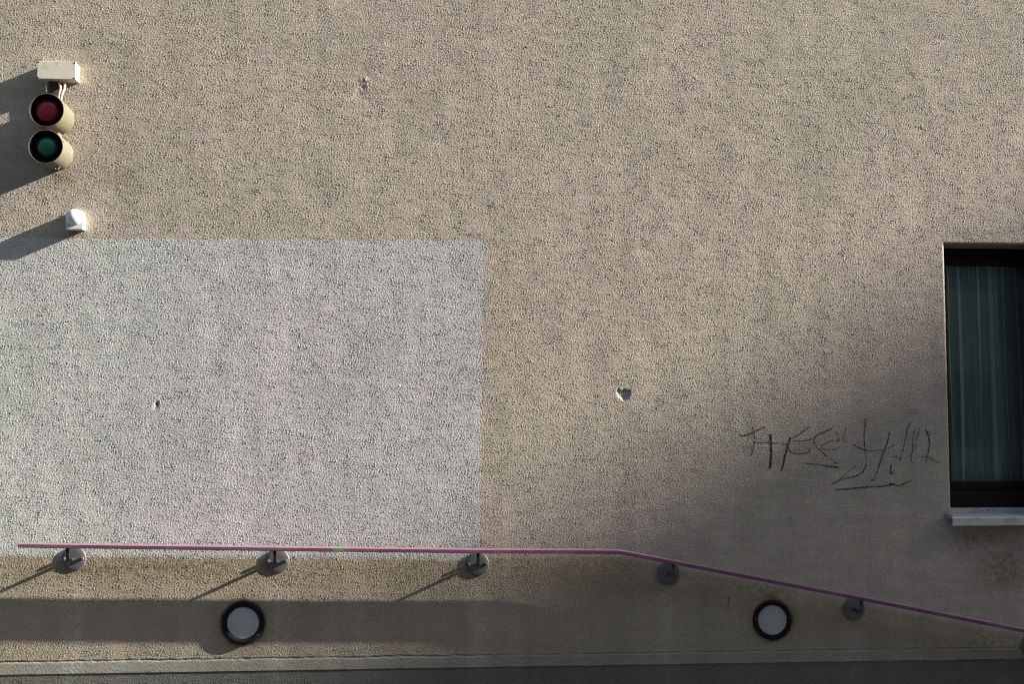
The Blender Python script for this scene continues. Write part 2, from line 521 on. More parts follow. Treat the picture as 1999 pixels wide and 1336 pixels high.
# reddish darker patches under the window sill and old sweeps across the wall
for px, py, a, b_, s_ in ((1955, 1110, 60, 50, .9), (1925, 1050, 70, 20, .6), (1880, 1060, 40, 14, .5)):
    cx, cz = at(px, py)
    tint_wall(np.exp(-(((XX - cx) / (a * MM)) ** 2 + ((ZZ - cz) / (b_ * MM)) ** 2)) * s_ * (0.9 + 0.25 * rag), (0.56, 0.50, 0.49))
for px, py, a, b_, s_ in ((330, 1108, 170, 16, .7), (160, 1112, 60, 14, .5), (760, 1108, 150, 12, .45), (1150, 1100, 150, 14, .4), (1480, 1150, 90, 20, .35)):
    cx, cz = at(px, py)
    tint_wall(np.exp(-(((XX - cx) / (a * MM)) ** 2 + ((ZZ - cz) / (b_ * MM)) ** 2)) * s_ * (0.75 + 0.35 * rag), (0.66, 0.63, 0.50))
cx, cz = at(1240, 175)
rr_ = np.hypot(XX - cx, (ZZ - cz) * 1.2)
tint_wall(np.exp(-((rr_ - 0.12) / 0.02) ** 2) * 0.35 * (XX < cx + .1), (0.85, 0.82, 0.84))
# brown patch-edge dirt beside the painted square, vignette darkening painted into the top left
tint_wall(np.exp(-((XX - at(965, 700)[0]) / 0.045) ** 2) * smooth(at(960, 420)[1], at(960, 560)[1], ZZ) * 0.0, (1, 1, 1))
edge_x = at(958, 700)[0]
tint_wall(np.exp(-((XX - edge_x) / 0.035) ** 2) * (ZZ < at(950, 470)[1]) * (ZZ > at(950, 1080)[1]) * 0.5, (0.95, 0.91, 0.88))
tint_wall(smooth(at(0, 240)[1], at(0, 20)[1], ZZ) * smooth(at(700, 0)[0], at(60, 0)[0], XX) * 0.5, (0.93, 0.93, 0.9))
dr_ = smooth(at(150, 700)[0], at(750, 700)[0], XX) * (XX < at(941, 700)[0]) * (ZZ < at(600, 469)[1]) * (ZZ > at(600, 1092)[1])
tint_wall(dr_ * 0.9, (0.955, 0.925, 0.945))
tint_wall(smooth(at(400, 700)[0], at(60, 700)[0], XX) * 0.8, (1.02, 1.04, 1.0))
T3 *= (1 + 0.035 * np.clip(rag2, -2, 2))[..., None]

# painted square
zt = line_z((0, 464), (943, 471)) + wob * 1.5
zb2 = line_z((0, 1087), (937, 1096)) + wob * 1.5
(xa, za), (xb, zb) = at(944, 470), at(937, 1090)
wz = np.interp(np.arange(nz), np.arange(nx)[: nz], (band_noise(0.02, 0.6, seed=30)[3] * 0.0011)[: nz])
xr = xa + (xb - xa) * (zs - za) / (zb - za) + wz
XC = (XX[:-1, :-1] + XX[1:, 1:]) / 2
ZC = (ZZ[:-1, :-1] + ZZ[1:, 1:]) / 2
in_patch = (ZC < zt[None, :-1]) & (ZC > zb2[None, :-1]) & (XC < xr[:-1, None])
opening = (XC > WIN_L) & (XC < WIN_R) & (ZC < WIN_T) & (ZC > WIN_B)
zbt = zb_top[None, :-1]
zbb = zb_bot[None, :-1]
f_band = (ZC < zbt) & (ZC >= zbb)
f_pl = ZC < zbb
hs_c = (hs_[:-1, :-1] + hs_[1:, 1:]) / 2
f_back = (hs_c < -0.008) & ~opening
f_coat = ~(f_band | f_pl | in_patch | opening | f_back)
in_patch &= ~(f_band | f_pl | f_back)

wall = thing('building_wall', (0, 0, 0), 'weathered beige stucco wall with a pale painted square and a dark window', 'wall')
idx = np.arange(nx * nz).reshape(nz, nx)
q = np.stack([idx[:-1, :-1], idx[:-1, 1:], idx[1:, 1:], idx[1:, :-1]], -1)   # faces towards -y
CO = np.stack([XX, -H, ZZ], -1).reshape(-1, 3)
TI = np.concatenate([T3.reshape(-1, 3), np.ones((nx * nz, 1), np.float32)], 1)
RE = relief.reshape(-1)
def grid_part(name, mask, mat):
    f = q[mask]
    used = np.unique(f)
    rm = np.zeros(nx * nz, np.int32)
    rm[used] = np.arange(len(used))
    f = rm[f].astype(np.int32)
    me = bpy.data.meshes.new(name)
    me.vertices.add(len(used))
    me.vertices.foreach_set('co', CO[used].astype(np.float32).ravel())
    me.loops.add(f.size)
    me.loops.foreach_set('vertex_index', f.ravel())
    me.polygons.add(len(f))
    me.polygons.foreach_set('loop_start', np.arange(0, f.size, 4, dtype=np.int32))
    me.polygons.foreach_set('use_smooth', np.ones(len(f), bool))
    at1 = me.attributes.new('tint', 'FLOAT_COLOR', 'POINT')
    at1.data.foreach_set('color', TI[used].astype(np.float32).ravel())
    at2 = me.attributes.new('relief', 'FLOAT', 'POINT')
    at2.data.foreach_set('value', RE[used].astype(np.float32))
    me.update(calc_edges=True)
    me.materials.append(mat)
    o = bpy.data.objects.new(name, me)
    COL.objects.link(o)
    o.parent = wall
    return o
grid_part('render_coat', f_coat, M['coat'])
o = grid_part('painted_square', in_patch, M['patch'])
o['label'] = 'paler square of newer paint on the left of the wall'
grid_part('cement_band', f_band, M['band'])
grid_part('plinth', f_pl, M['plinth'])
grid_part('exposed_backing', f_back, M['backing'])

# plain continuation of the wall outside the part seen
xe0, xe1, ze0, ze1 = xs[0], xs[-1], zs[0], zs[-1]
WX0, WX1, WZ0, WZ1 = -9.0, 9.0, -1.6, 7.5
def quad_part(name, rects, mat, y=0.0005):
    bm = bmesh.new()
    for (a, b_, c_, d) in rects:
        vs_ = [bm.verts.new(p) for p in ((a, y, c_), (b_, y, c_), (b_, y, d), (a, y, d))]
        bm.faces.new(vs_)
    return bm_obj(name, bm, mat, wall, smooth=0)
zpt, zpb = zt[0], zb2[0]
rc = quad_part('upper_wall', [(WX0, WX1, ze1, WZ1), (WX0, xe0, zpt, ze1), (xe1, WX1, ze0, ze1)], M['coarse'])
quad_part('side_paint', [(WX0, xe0, zpb, zpt)], M['coarse_patch'])
quad_part('lower_wall', [(WX0, xe0, WZ0, zpb), (WX0, WX1, WZ0, ze0)], M['plinth'], 0.008)
for o_ in (rc,):
    pass

# the hole: glass-fibre mesh strands lying over the backing
P0 = at(1205, 757); P1 = at(1233, 785)
bm = bmesh.new()
x = P0[0]
def inside_hole(x, z, mrg=-0.0035):
    i = int(round((x - xs[0]) / STEP)); j = int(round((z - zs[0]) / STEP))
    return hs_[j, i] < mrg
def strand(bm, pa, pb):
    add_tube(bm, [(pa[0], 0.0055, pa[1]), (pb[0], 0.0055, pb[1])], 0.0008, 6)
sp_ = 0.0072
zz = P1[1]
while zz < P0[1]:
    xx = [x for x in np.arange(P0[0], P1[0], 0.001) if inside_hole(x, zz)]
    if len(xx) > 3:
        strand(bm, (xx[0], zz), (xx[-1], zz))
    zz += sp_
xx_ = P0[0]
while xx_ < P1[0]:
    z_ = [z for z in np.arange(P1[1], P0[1], 0.001) if inside_hole(xx_, z)]
    if len(z_) > 3:
        strand(bm, (xx_, z_[0]), (xx_, z_[-1]))
    xx_ += sp_
bm_obj('reinforcing_mesh', bm, M['strand'], wall)

# bilinear height of the relief
def hgt(x, z):
    u = (x - xs[0]) / STEP; v = (z - zs[0]) / STEP
    i = np.clip(np.floor(u).astype(int), 0, nx - 2); j = np.clip(np.floor(v).astype(int), 0, nz - 2)
    a = u - i; b_ = v - j
    return (H[j, i] * (1 - a) * (1 - b_) + H[j, i + 1] * a * (1 - b_) + H[j + 1, i] * (1 - a) * b_ + H[j + 1, i + 1] * a * b_)
def hrel(x, z):
    i = np.clip(((x - xs[0]) / STEP).round().astype(int), 0, nx - 1); j = np.clip(((z - zs[0]) / STEP).round().astype(int), 0, nz - 1)
    return peb[j, i]
def stroke_cells(pts, width, press, verts, faces, cell=0.0016, fade=None):
    """dabs of ink sitting on the grains the pen touched"""
    p3 = spline([(a, 0, b_) for a, b_ in pts], 8)
    d = [0.0]
    for a, b_ in zip(p3, p3[1:]):
        d.append(d[-1] + (b_ - a).length)
    L = d[-1]
    n = max(2, int(L / cell))
    s = np.linspace(0, L, n + 1)
    px = np.interp(s, d, [v.x for v in p3]); pz = np.interp(s, d, [v.z for v in p3])
    tx = np.gradient(px); tz = np.gradient(pz)
    tl = np.hypot(tx, tz) + 1e-9
    nx_, nz_ = -tz / tl, tx / tl
    m_ = max(1, round(width / cell))
    off = (np.arange(m_ + 1) / m_ - 0.5) * width
    gx = px[:, None] + nx_[:, None] * off[None, :]
    gz = pz[:, None] + nz_[:, None] * off[None, :]
    gh = hgt(gx, gz) + 0.0005
    b0 = len(verts)
    for i in range(n + 1):
        for j in range(m_ + 1):
            verts.append((gx[i, j], -gh[i, j], gz[i, j]))
    for i in range(n):
        pr = press if fade is None else press * (fade[0] + (fade[1] - fade[0]) * i / n)
        for j in range(m_):
            c_ = hrel(np.array([(gx[i, j] + gx[i + 1, j + 1]) / 2]), np.array([(gz[i, j] + gz[i + 1, j + 1]) / 2]))[0]
            edge = abs((j + 0.5) / m_ - 0.5) * 0.8
            if c_ + rng.normal(0, 0.35) > 0.9 - 2.6 * pr + edge:
                w = m_ + 1
                faces.append((b0 + i * w + j, b0 + i * w + j + 1, b0 + (i + 1) * w + j + 1, b0 + (i + 1) * w + j))
S_ = 4.3457
G = [([(190, 300), (215, 312), (260, 300), (330, 270), (375, 250), (408, 235)], 2.2, .52, (1.3, .9)),
     ([(297, 228), (312, 270), (318, 340), (308, 400), (300, 450), (285, 478)], 2.0, .40, (.7, 1.2)),
     ([(305, 368), (340, 370), (400, 365), (450, 372), (520, 372), (600, 385)], 1.8, .38, None),
     ([(452, 297), (455, 360), (456, 430), (455, 500), (447, 592)], 4.2, .98, (1.1, .8)),
     ([(622, 325), (605, 370), (590, 430), (570, 500), (558, 560), (545, 608)], 3.2, .80, (.8, 1.0)),
     ([(622, 335), (660, 320), (710, 290), (760, 250), (785, 232)], 1.8, .38, None),
     ([(645, 348), (690, 355), (740, 352), (790, 340), (820, 325)], 1.9, .45, (1.2, .5)),
     ([(600, 400), (620, 440), (660, 460), (710, 462), (760, 455), (787, 437), (775, 420)], 2.2, .46, None),
     ([(978, 252), (950, 258), (900, 280), (850, 305), (822, 340), (830, 385), (870, 430), (930, 485), (980, 520), (1020, 550)], 2.2, .50, (1.4, .5)),
     ([(735, 545), (800, 550), (860, 555), (930, 568), (1000, 577), (1035, 580)], 2.4, .55, (.5, 1.4)),
     ([(1000, 275), (1020, 290), (1028, 320), (1025, 355), (980, 350), (930, 370), (890, 395), (895, 420), (940, 432), (1000, 428), (1045, 400)], 1.7, .34, None),
     ([(1090, 245), (1085, 290), (1075, 340), (1090, 370), (1110, 360)], 1.7, .28, None),
     ([(1258, 165), (1255, 220), (1247, 300), (1248, 380), (1255, 450), (1265, 520), (1255, 580), (1225, 625), (1180, 650), (1100, 670), (1030, 695), (970, 730)], 2.1, .46, (1.1, .8)),
     ([(1180, 560), (1130, 600), (1080, 650), (1010, 695), (975, 715)], 1.7, .28, None),
     ([(1150, 385), (1180, 400), (1230, 425), (1290, 438), (1350, 435), (1420, 430), (1470, 400), (1505, 388)], 2.0, .46, (1.2, .4)),
     ([(1462, 275), (1455, 320), (1440, 370), (1420, 430), (1395, 500), (1370, 570), (1350, 630), (1330, 680), (1300, 692)], 2.2, .52, (1.2, .9)),
     ([(1645, 200), (1620, 225), (1608, 270), (1595, 340), (1580, 410), (1560, 480), (1553, 522), (1540, 500), (1510, 485), (1480, 495)], 2.0, .42, (1.2, .8)),
     ([(1475, 555), (1470, 590), (1476, 636)], 2.6, .66, None),
     ([(1476, 636), (1495, 620), (1500, 600)], 1.6, .25, None),
     ([(1690, 235), (1670, 290), (1660, 350), (1660, 430), (1640, 500), (1660, 548)], 2.0, .38, None),
     ([(1722, 235), (1705, 290), (1690, 350), (1680, 430)], 1.7, .24, None),
     ([(1765, 258), (1785, 290), (1798, 340), (1800, 400), (1785, 460), (1770, 540)], 2.6, .56, (1.4, .45)),
     ([(1730, 490), (1775, 490), (1810, 500), (1850, 530), (1900, 537)], 2.2, .32, None),
     ([(1000, 768), (1050, 765), (1110, 762), (1200, 752), (1300, 745), (1400, 740), (1490, 724), (1540, 735), (1590, 715), (1650, 690)], 2.3, .55, (1.2, .8)),
     ([(1455, 718), (1480, 722), (1510, 726)], 3.4, .55, None)]
gv, gf = [], []
for pts, w_, pr, fd in G:
    stroke_cells([at(1400 + a / S_, 780 + b_ / S_) for a, b_ in pts], w_ * 1.25 * MM, pr + .06, gv, gf, fade=fd)
me = bpy.data.meshes.new('graffiti_tag')
me.from_pydata(gv, [], gf)
o = link('graffiti_tag', me, M['ink'], wall, smooth=0)
o['label'] = 'black marker scrawl left of the window'
gv, gf = [], []
stroke_cells([at(1423, 1166), at(1422.5, 1171), at(1422, 1177)], 0.0045, 1.2, gv, gf)
stroke_cells([at(1422, 1175), at(1421.5, 1182), at(1421, 1190)], 0.006, .5, gv, gf)
me = bpy.data.meshes.new('rust_streak')
me.from_pydata(gv, [], gf)
link('rust_streak', me, M['rust'], wall, smooth=0)

# ------------------------------------------------------------------ window in the wall
FD = 0.120                                    # reveal depth
def frame_strip(bm, x0, x1, z0, z1, d0, d1, bev=0.003):
    add_box(bm, x0, x1, d0, d1, z0, z1, bev)
# reveal lining
bm = bmesh.new()
n_ = 60
def strip(bm, A, B, y0, y1, seed):
    """a plastered face running back from edge A-B"""
    r2 = np.random.default_rng(seed)
    prev = None
    for t in np.linspace(0, 1, n_):
        x = A[0] + (B[0] - A[0]) * t; z = A[1] + (B[1] - A[1]) * t
        row = [bm.verts.new((x + (r2.normal(0, .0004) if A[0] == B[0] else 0), y, z + (r2.normal(0, .0004) if A[1] == B[1] else 0))) for y in np.linspace(y0, y1, 6)]
        if prev:
            for a in range(5):
                bm.faces.new((prev[a], row[a], row[a + 1], prev[a + 1]))
        prev = row
strip(bm, (WIN_L, WIN_B), (WIN_L, WIN_T), 0.004, 0.30, 1)
strip(bm, (WIN_R, WIN_B), (WIN_R, WIN_T), 0.004, 0.30, 2)
strip(bm, (WIN_L, WIN_T), (WIN_R, WIN_T), 0.004, 0.30, 3)
strip(bm, (WIN_L, WIN_B), (WIN_R, WIN_B), 0.004, 0.30, 4)
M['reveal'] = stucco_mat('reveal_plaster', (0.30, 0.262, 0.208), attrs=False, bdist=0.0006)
bm_obj('window_reveal', bm, M['reveal'], wall)

gx0 = at(1859.3, 940, -FD)[0]                 # glass left edge
gz0 = at(1900, 941, -FD)[1]
gz1 = at(1900, 517, -FD)[1]
gx1 = WIN_R - 0.06
zsill = at(1900, 991.6, -FD)[1]
bm = bmesh.new()
y0, y1 = FD, FD + 0.06
o_w = 0.026
add_box(bm, WIN_L + .001, WIN_L + o_w, y0, y1, WIN_B + .01, WIN_T - .001, .002)
add_box(bm, WIN_R - o_w, WIN_R - .001, y0, y1, WIN_B + .01, WIN_T - .001, .002)
add_box(bm, WIN_L + o_w, WIN_R - o_w, y0 + .001, y1, WIN_T - o_w, WIN_T - .001, .002)
zl = at(1900, 958, -FD)[1]
add_box(bm, WIN_L + o_w, WIN_R - o_w, y0 + .001, y1, WIN_B + .01, zl - .0015, .002)
win = bm_obj('window', bm, M['frame'], wall)
bm = bmesh.new()
ys = FD + .008
add_box(bm, WIN_L + o_w + .002, gx0, ys, y1 - .004, zl, WIN_T - o_w - .002, .003)
add_box(bm, gx1, WIN_R - o_w - .002, ys, y1 - .004, zl, WIN_T - o_w - .002, .003)
add_box(bm, gx0, gx1, ys + .001, y1 - .004, zl, gz0, .003)
add_box(bm, gx0, gx1, ys + .001, y1 - .004, gz1, WIN_T - o_w - .002, .003)
bm_obj('sash', bm, M['frame'], win)
bm = bmesh.new()
add_box(bm, gx0 - .005, gx1 + .005, ys + .022, ys + .026, gz0 - .005, gz1 + .005)
bm_obj('pane', bm, M['glass'], win, smooth=0)
# aluminium sill: upstand, sloping top, front lip with a drip
lx0 = at(1859.8, 1018, 0.042)[0]
zl1 = at(1930, 1011, 0.042)[1]
zl0 = at(1930, 1027, 0.042)[1]
zu0 = at(1930, 999, -FD + .004)[1]
prof = [(FD - .001, zsill), (FD - .003, zsill), (FD - .004, zu0 + .002), (FD - .006, zu0), (-.038, zl1 + .001), (-.0415, zl1 + .0005), (-.0425, zl1 - .002), (-.0425, zl0 + .001),
        (-.0405, zl0), (-.030, zl0 + .001), (-.030, zl0 + .003), (-.0390, zl0 + .003), (-.0395, zl1 - .004), (FD - .003, zu0 - .004)]
bm = bmesh.new()
def extrude_prof(bm, prof, xa, xb):
    A = [bm.verts.new((xa, y, z)) for y, z in prof]
    B = [bm.verts.new((xb, y, z)) for y, z in prof]
    n = len(prof)
    for i in range(n):
        j = (i + 1) % n
        bm.faces.new((A[i], A[j], B[j], B[i]))
    bm.faces.new(A[::-1]); bm.faces.new(B)
extrude_prof(bm, prof, lx0, WIN_R + .02)
bm_obj('sill', bm, M['sill'], win, smooth=20)
bm = bmesh.new()
e0, e1 = at(1851, 1003, .03)
add_box(bm, e0, lx0 + .0005, -.034, .05, zl1 - .010, zl1 + .012, .002)
bm_obj('sill_end_cap', bm, simple('grey_end_cap', (0.16, 0.16, 0.17), 0.6), win)

# room behind
bm = bmesh.new()
add_box(bm, WIN_L - .8, WIN_R + .8, y1 + .12, 3.2, WIN_B - .9, WIN_T + .5)
front = [f for f in bm.faces if f.calc_center_median().y < y1 + .13]
bmesh.ops.delete(bm, geom=front, context='FACES')
bm_obj('room_interior', bm, M['room'], wall, smooth=0)

# curtain hanging behind the pane
bm = bmesh.new()
cxs = np.arange(WIN_L - .02, WIN_R + .02, 0.0025)
r3 = np.random.default_rng(11)
ph = np.cumsum(0.0025 / (0.028 + 0.013 * np.interp(cxs, np.linspace(cxs[0], cxs[-1], 26), r3.uniform(-1, 1, 26))))
ampc = np.interp(cxs, np.linspace(cxs[0], cxs[-1], 20), r3.uniform(.5, 1.2, 20))
prev = None
for t in np.linspace(0, 1, 26):
    z = WIN_T + .03 - t * (WIN_T + .03 - WIN_B)
    sway = 0.020 * t * (0.6 + 0.4 * np.sin(cxs * 5.0))
    a_ = 0.015 + 0.009 * t
    pw = ph + 0.16 * np.sin(cxs * 23 + t * 3.1) * t + 0.10 * np.sin(cxs * 51 - t * 4.0)
    y = 0.215 + a_ * ampc * np.sin(pw * 2 * np.pi * .5) + 0.12 * a_ * np.sin(ph * 2 * np.pi * 1.1 + 1.0)
    row = [bm.verts.new((x_ + s_, yy, z)) for x_, s_, yy in zip(cxs, sway, y)]
    if prev:
        for a in range(len(row) - 1):
            bm.faces.new((prev[a], prev[a + 1], row[a + 1], row[a]))
    prev = row
cur = bm_obj('curtain', bm, M['curtain'], None, smooth=60)
cur['label'] = 'sheer grey-teal pleated curtain hanging behind the dark window'
cur['category'] = 'curtain'

# dead leaves blown on to the sill
for i, (px, py, s_) in enumerate(((1915, 993, .007), (1925, 995, .008), (1938, 994, .006))):
    lx, lz = at(px, py, -.105)
    lz = zu0 + .002
    bm = bmesh.new()
    vs_ = [bm.verts.new((lx + s_ * a, .095 + s_ * b_ * .6, lz + s_ * c_)) for a, b_, c_ in ((-1, 0, .1), (-.3, -.6, .55), (.6, -.4, .1), (1.1, .2, .6), (.2, .6, .2), (-.5, .5, .5))]
    cv = bm.verts.new((lx, .095, lz + s_ * .9))
    for a in range(6):
        bm.faces.new((vs_[a], vs_[(a + 1) % 6], cv))
    o = bm_obj('dry_leaf', bm, M['leaf'], None, smooth=0)
    o['label'] = ['brown curled leaf scrap on the window sill, nearest the opening edge',
                  'largest brown leaf scrap on the sill, between two smaller ones',
                  'small brown leaf scrap on the sill, farthest from the opening edge'][i]
    o['category'] = 'leaf'
    o['group'] = 'leaf scraps on the window sill'

# ------------------------------------------------------------------ handrail with brackets
RP = 0.108                                    # front face of the bar, metres off the wall
RB = 0.062
RH = 0.0158
front_px = [(35, 1062.2), (540, 1069.0), (931, 1073.6), (1120, 1074.2), (1205, 1074.8), (1222, 1077.0), (1680, 1165.6), (1999, 1228.5), (2500, 1330)]
fp = [at(a, b_, RP) for a, b_ in front_px]
hx0, hz0 = at(931, 1095)
rail = thing('handrail', (hx0, 0, hz0), 'long purple handrail on round wall plates, bending down to the right', 'handrail')
bm = bmesh.new()
def rect_sec(n, t):
    b_ = .0022
    return [(-RP + b_, 0), (-RB - b_, 0), (-RB, -b_), (-RB, -RH + b_), (-RB - b_, -RH), (-RP + b_, -RH), (-RP, -RH + b_), (-RP, -b_)]
# densify
dp = []
for (a, b_) in zip(fp, fp[1:]):
    n = max(1, int(math.hypot(b_[0] - a[0], b_[1] - a[1]) / 0.08))
    dp += [(a[0] + (b_[0] - a[0]) * i / n, a[1] + (b_[1] - a[1]) * i / n) for i in range(n)]
dp.append(fp[-1])
rings = []
for i, (x, z) in enumerate(dp):
    a = dp[max(i - 1, 0)]; b_ = dp[min(i + 1, len(dp) - 1)]
    t = Vector((b_[0] - a[0], b_[1] - a[1])).normalized()
    nrm = Vector((-t.y, t.x))
    rings.append([bm.verts.new((x + nrm.x * v, u, z + nrm.y * v)) for u, v in rect_sec(0, 0)])
for A, B in zip(rings, rings[1:]):
    for i in range(8):
        bm.faces.new((A[i], A[(i + 1) % 8], B[(i + 1) % 8], B[i]))
bm.faces.new(rings[0][::-1]); bm.faces.new(rings[-1])
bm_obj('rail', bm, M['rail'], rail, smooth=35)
def rail_z(x):
    return np.interp(x, [p[0] for p in dp], [p[1] for p in dp])
PR = 23 * MM
plate_me = bolt_me = None
for px, py, tilt in ((144.5, 1091.2, 0), (541.7, 1096, 0), (931.5, 1102, 0), (1305, 1120, 11), (1666, 1190, 11), (2014, 1262, 11)):
    cx, cz = at(px, py)
    pa = -(RP + RB) / 2
    top = rail_z(cx) - RH / 2
    bm = bmesh.new()
    rb = .012
    pts = [(cx, -.004, cz)] + [(cx, pa + rb, cz)]
    for a in range(1, 6):
        t = a / 6 * math.pi / 2
        pts.append((cx, pa + rb - rb * math.sin(t), cz + rb - rb * math.cos(t)))
    pts += [(cx, pa, cz + rb), (cx, pa, top)]
    add_tube(bm, pts, .0064, 16)
    br = bpy.data.objects.new('bracket', bpy.data.meshes.new('bracket'))
    COL.objects.link(br)
    br.parent = rail
    br.location = Vector((cx, 0, cz)) - rail.location
    bmesh.ops.recalc_face_normals(bm, faces=bm.faces)
    bmesh.ops.translate(bm, vec=(-cx, 0, -cz), verts=bm.verts)
    bm.to_mesh(br.data); bm.free()
    br.data.materials.append(M['dark_steel'])
    br.data.polygons.foreach_set('use_smooth', [True] * len(br.data.polygons))
    if plate_me is None:
        bm = bmesh.new()
        add_lathe(bm, [(PR, -.004), (PR, .0020), (PR - .0006, .0036), (PR - .0018, .0050), (PR - .0034, .0056), (PR * .5, .0057), (0, .0057)], 0, 0, 72)
        plate = bm_obj('wall_plate', bm, M['steel'], br, keep=True)
        plate_me = plate.data
        bm = bmesh.new()
        add_lathe(bm, [(.0062, .006), (.0062, .0125), (.0050, .0145), (.0030, .0148), (.0022, .0128), (0, .0128)], 0, 0, 18)
        bolt = bm_obj('bolt', bm, M['steel'], br, keep=True)
        bolt_me = bolt.data
    else:
        plate = bpy.data.objects.new('wall_plate', plate_me); COL.objects.link(plate); plate.parent = br
        bolt = bpy.data.objects.new('bolt', bolt_me); COL.objects.link(bolt); bolt.parent = br
    bolt2 = bpy.data.objects.new('bolt', bolt_me); COL.objects.link(bolt2); bolt2.parent = br
    plate.rotation_euler = (0, R(random.uniform(0, 360)), 0)
    for b_, s_ in ((bolt, -1), (bolt2, 1)):
        t = R(-tilt)
        b_.location = (s_ * .0348 * math.cos(t), 0, s_ * .0348 * math.sin(t))

# ------------------------------------------------------------------ junction box
bd = .057
bx0, bz1 = at(73, 118.6, bd)
bx1, bz0 = at(147, 154.6, bd)
box = thing('junction_box', ((bx0 + bx1) / 2, 0, bz0), 'ivory plastic junction box mounted above the red lamp', 'junction box')
bm = bmesh.new()
add_box(bm, bx0 + .001, bx1 - .001, -(bd - .0155), .004, bz0 + .001, bz1 - .001, .0013)
bm_obj('housing', bm, M['box'], box, smooth=0)
bm = bmesh.new()
add_box(bm, bx0, bx1, -bd, -(bd - .0145), bz0, bz1, .0013)
bm_obj('lid', bm, M['box'], box, smooth=0)
for sx_, sz_ in ((0, 0), (1, 0), (0, 1), (1, 1)):
    bm = bmesh.new()
    cx = bx0 + .0042 if sx_ == 0 else bx1 - .0042
    cz = bz0 + .0042 if sz_ == 0 else bz1 - .0042
    add_lathe(bm, [(.0036, bd - .001), (.0036, bd + .0004), (.002, bd + .0009), (0, bd + .0009)], cx, cz, 12)
    bm_obj('screw', bm, M['screw'], box)

# ------------------------------------------------------------------ signal lamps
LD = .135
def signal(px, py, lens, lens_r, label, lens_name, loff):
    cx, cz = at(px, py, LD)
    r = .0668
    t = thing('signal_lamp', (cx, 0, cz), label, 'signal lamp', 'signal lamps in beige round hoods')
    bm = bmesh.new()
    add_lathe(bm, [(r * .985, -.006), (r * .985, .050), (r * .975, .0505), (r * .975, .052)], cx, cz)
    bm_obj('housing', bm, M['hood'], t)
    bm = bmesh.new()
    add_lathe(bm, [(r * .97, .052), (r, .0522), (r, LD - .001), (r - .0006, LD), (r - .0018, LD), (r - .0020, LD - .001)], cx, cz)
    bm_obj('hood', bm, M['hood'], t)
    bm = bmesh.new()
    add_lathe(bm, [(r - .0021, LD - .0025), (r - .0025, LD - .045), (0, LD - .045)], cx, cz)
    bm_obj('reflector', bm, M['black'], t)
    lx, lz = at(*loff, LD - .018)
    bm = bmesh.new()
    h0 = LD - .045
    hh = .026
    prof = [(lens_r, h0 + .0)] + [(lens_r, LD - .037)]
    for k_ in range(1, 15):
        a = k_ / 14 * math.pi / 2
        prof.append((lens_r * math.cos(a) if k_ < 14 else 0, LD - .037 + hh * math.sin(a)))
    add_lathe(bm, prof, lx, lz, 48)
    bm_obj(lens_name, bm, lens, t)
    for a in (20, 140, 260):
        bm = bmesh.new()
        ca, sa = math.cos(R(a)), math.sin(R(a))
        add_box(bm, cx + (r + .0005) * ca - .003, cx + (r + .0005) * ca + .003, -LD + .006, -LD + .012, cz + (r + .0005) * sa - .003, cz + (r + .0005) * sa + .003, .001)
        bm_obj('rivet', bm, M['hood'], t)
    return t, cx, cz, r
tr_, rcx, rcz, rr = signal(90.7, 214.5, M['red'], .0485, 'red dome signal lamp in a beige hood under the junction box', 'red_lens', (90.5, 214.5))
tg_, gcx, gcz, rg = signal(88.8, 285.7, M['green'], .0420, 'green dome signal lamp in a beige hood, the lower of the pair', 'green_lens', (90.0, 284.0))
# cables from the box into the red lamp
for pts, rad in (([(116, 160, .040), (118, 172, .050), (116, 182, .052), (112, 200, .046)], .0052),
                 ([(126, 160, .040), (126, 172, .048), (121, 183, .050), (117, 202, .040)], .0052),
                 ([(90, 160, .040), (90, 172, .042), (91, 186, .040), (92, 205, .034)], .0026)):
    P = []
    for a, b_, c_ in pts:
        x, z = at(a, b_, c_)
        P.append((x, -c_, z))
    bm = bmesh.new()
    add_tube(bm, spline(P, 8), rad, 14)
    bm_obj('cable', bm, M['cable'], box)
# dark mounting plate between box and lamps
x0_, z1_ = at(97, 158, .01); x1_, z0_ = at(118, 212, .01)
bm = bmesh.new()
add_box(bm, x0_, x1_, -.022, .004, z0_, z1_, .002)
bm_obj('mounting_plate', bm, M['plate_dark'], box)
# small clip under the green lamp
cx, cz = at(110, 329, .06)
bm = bmesh.new()
add_tube(bm, [(cx - .006, -.05, gcz - rg + .004), (cx - .006, -.055, gcz - rg - .006), (cx + .006, -.055, gcz - rg - .006), (cx + .010, -.05, gcz - rg + .006)], .0022, 8)
bm_obj('clip', bm, M['hood'], tg_)
# stub joining the two lamps at the wall
bm = bmesh.new()
add_box(bm, rcx - .018, rcx + .018, -.04, .004, gcz + rg - .006, rcz - rr + .006, .003)
bm_obj('joining_bracket', bm, M['hood'], tr_)

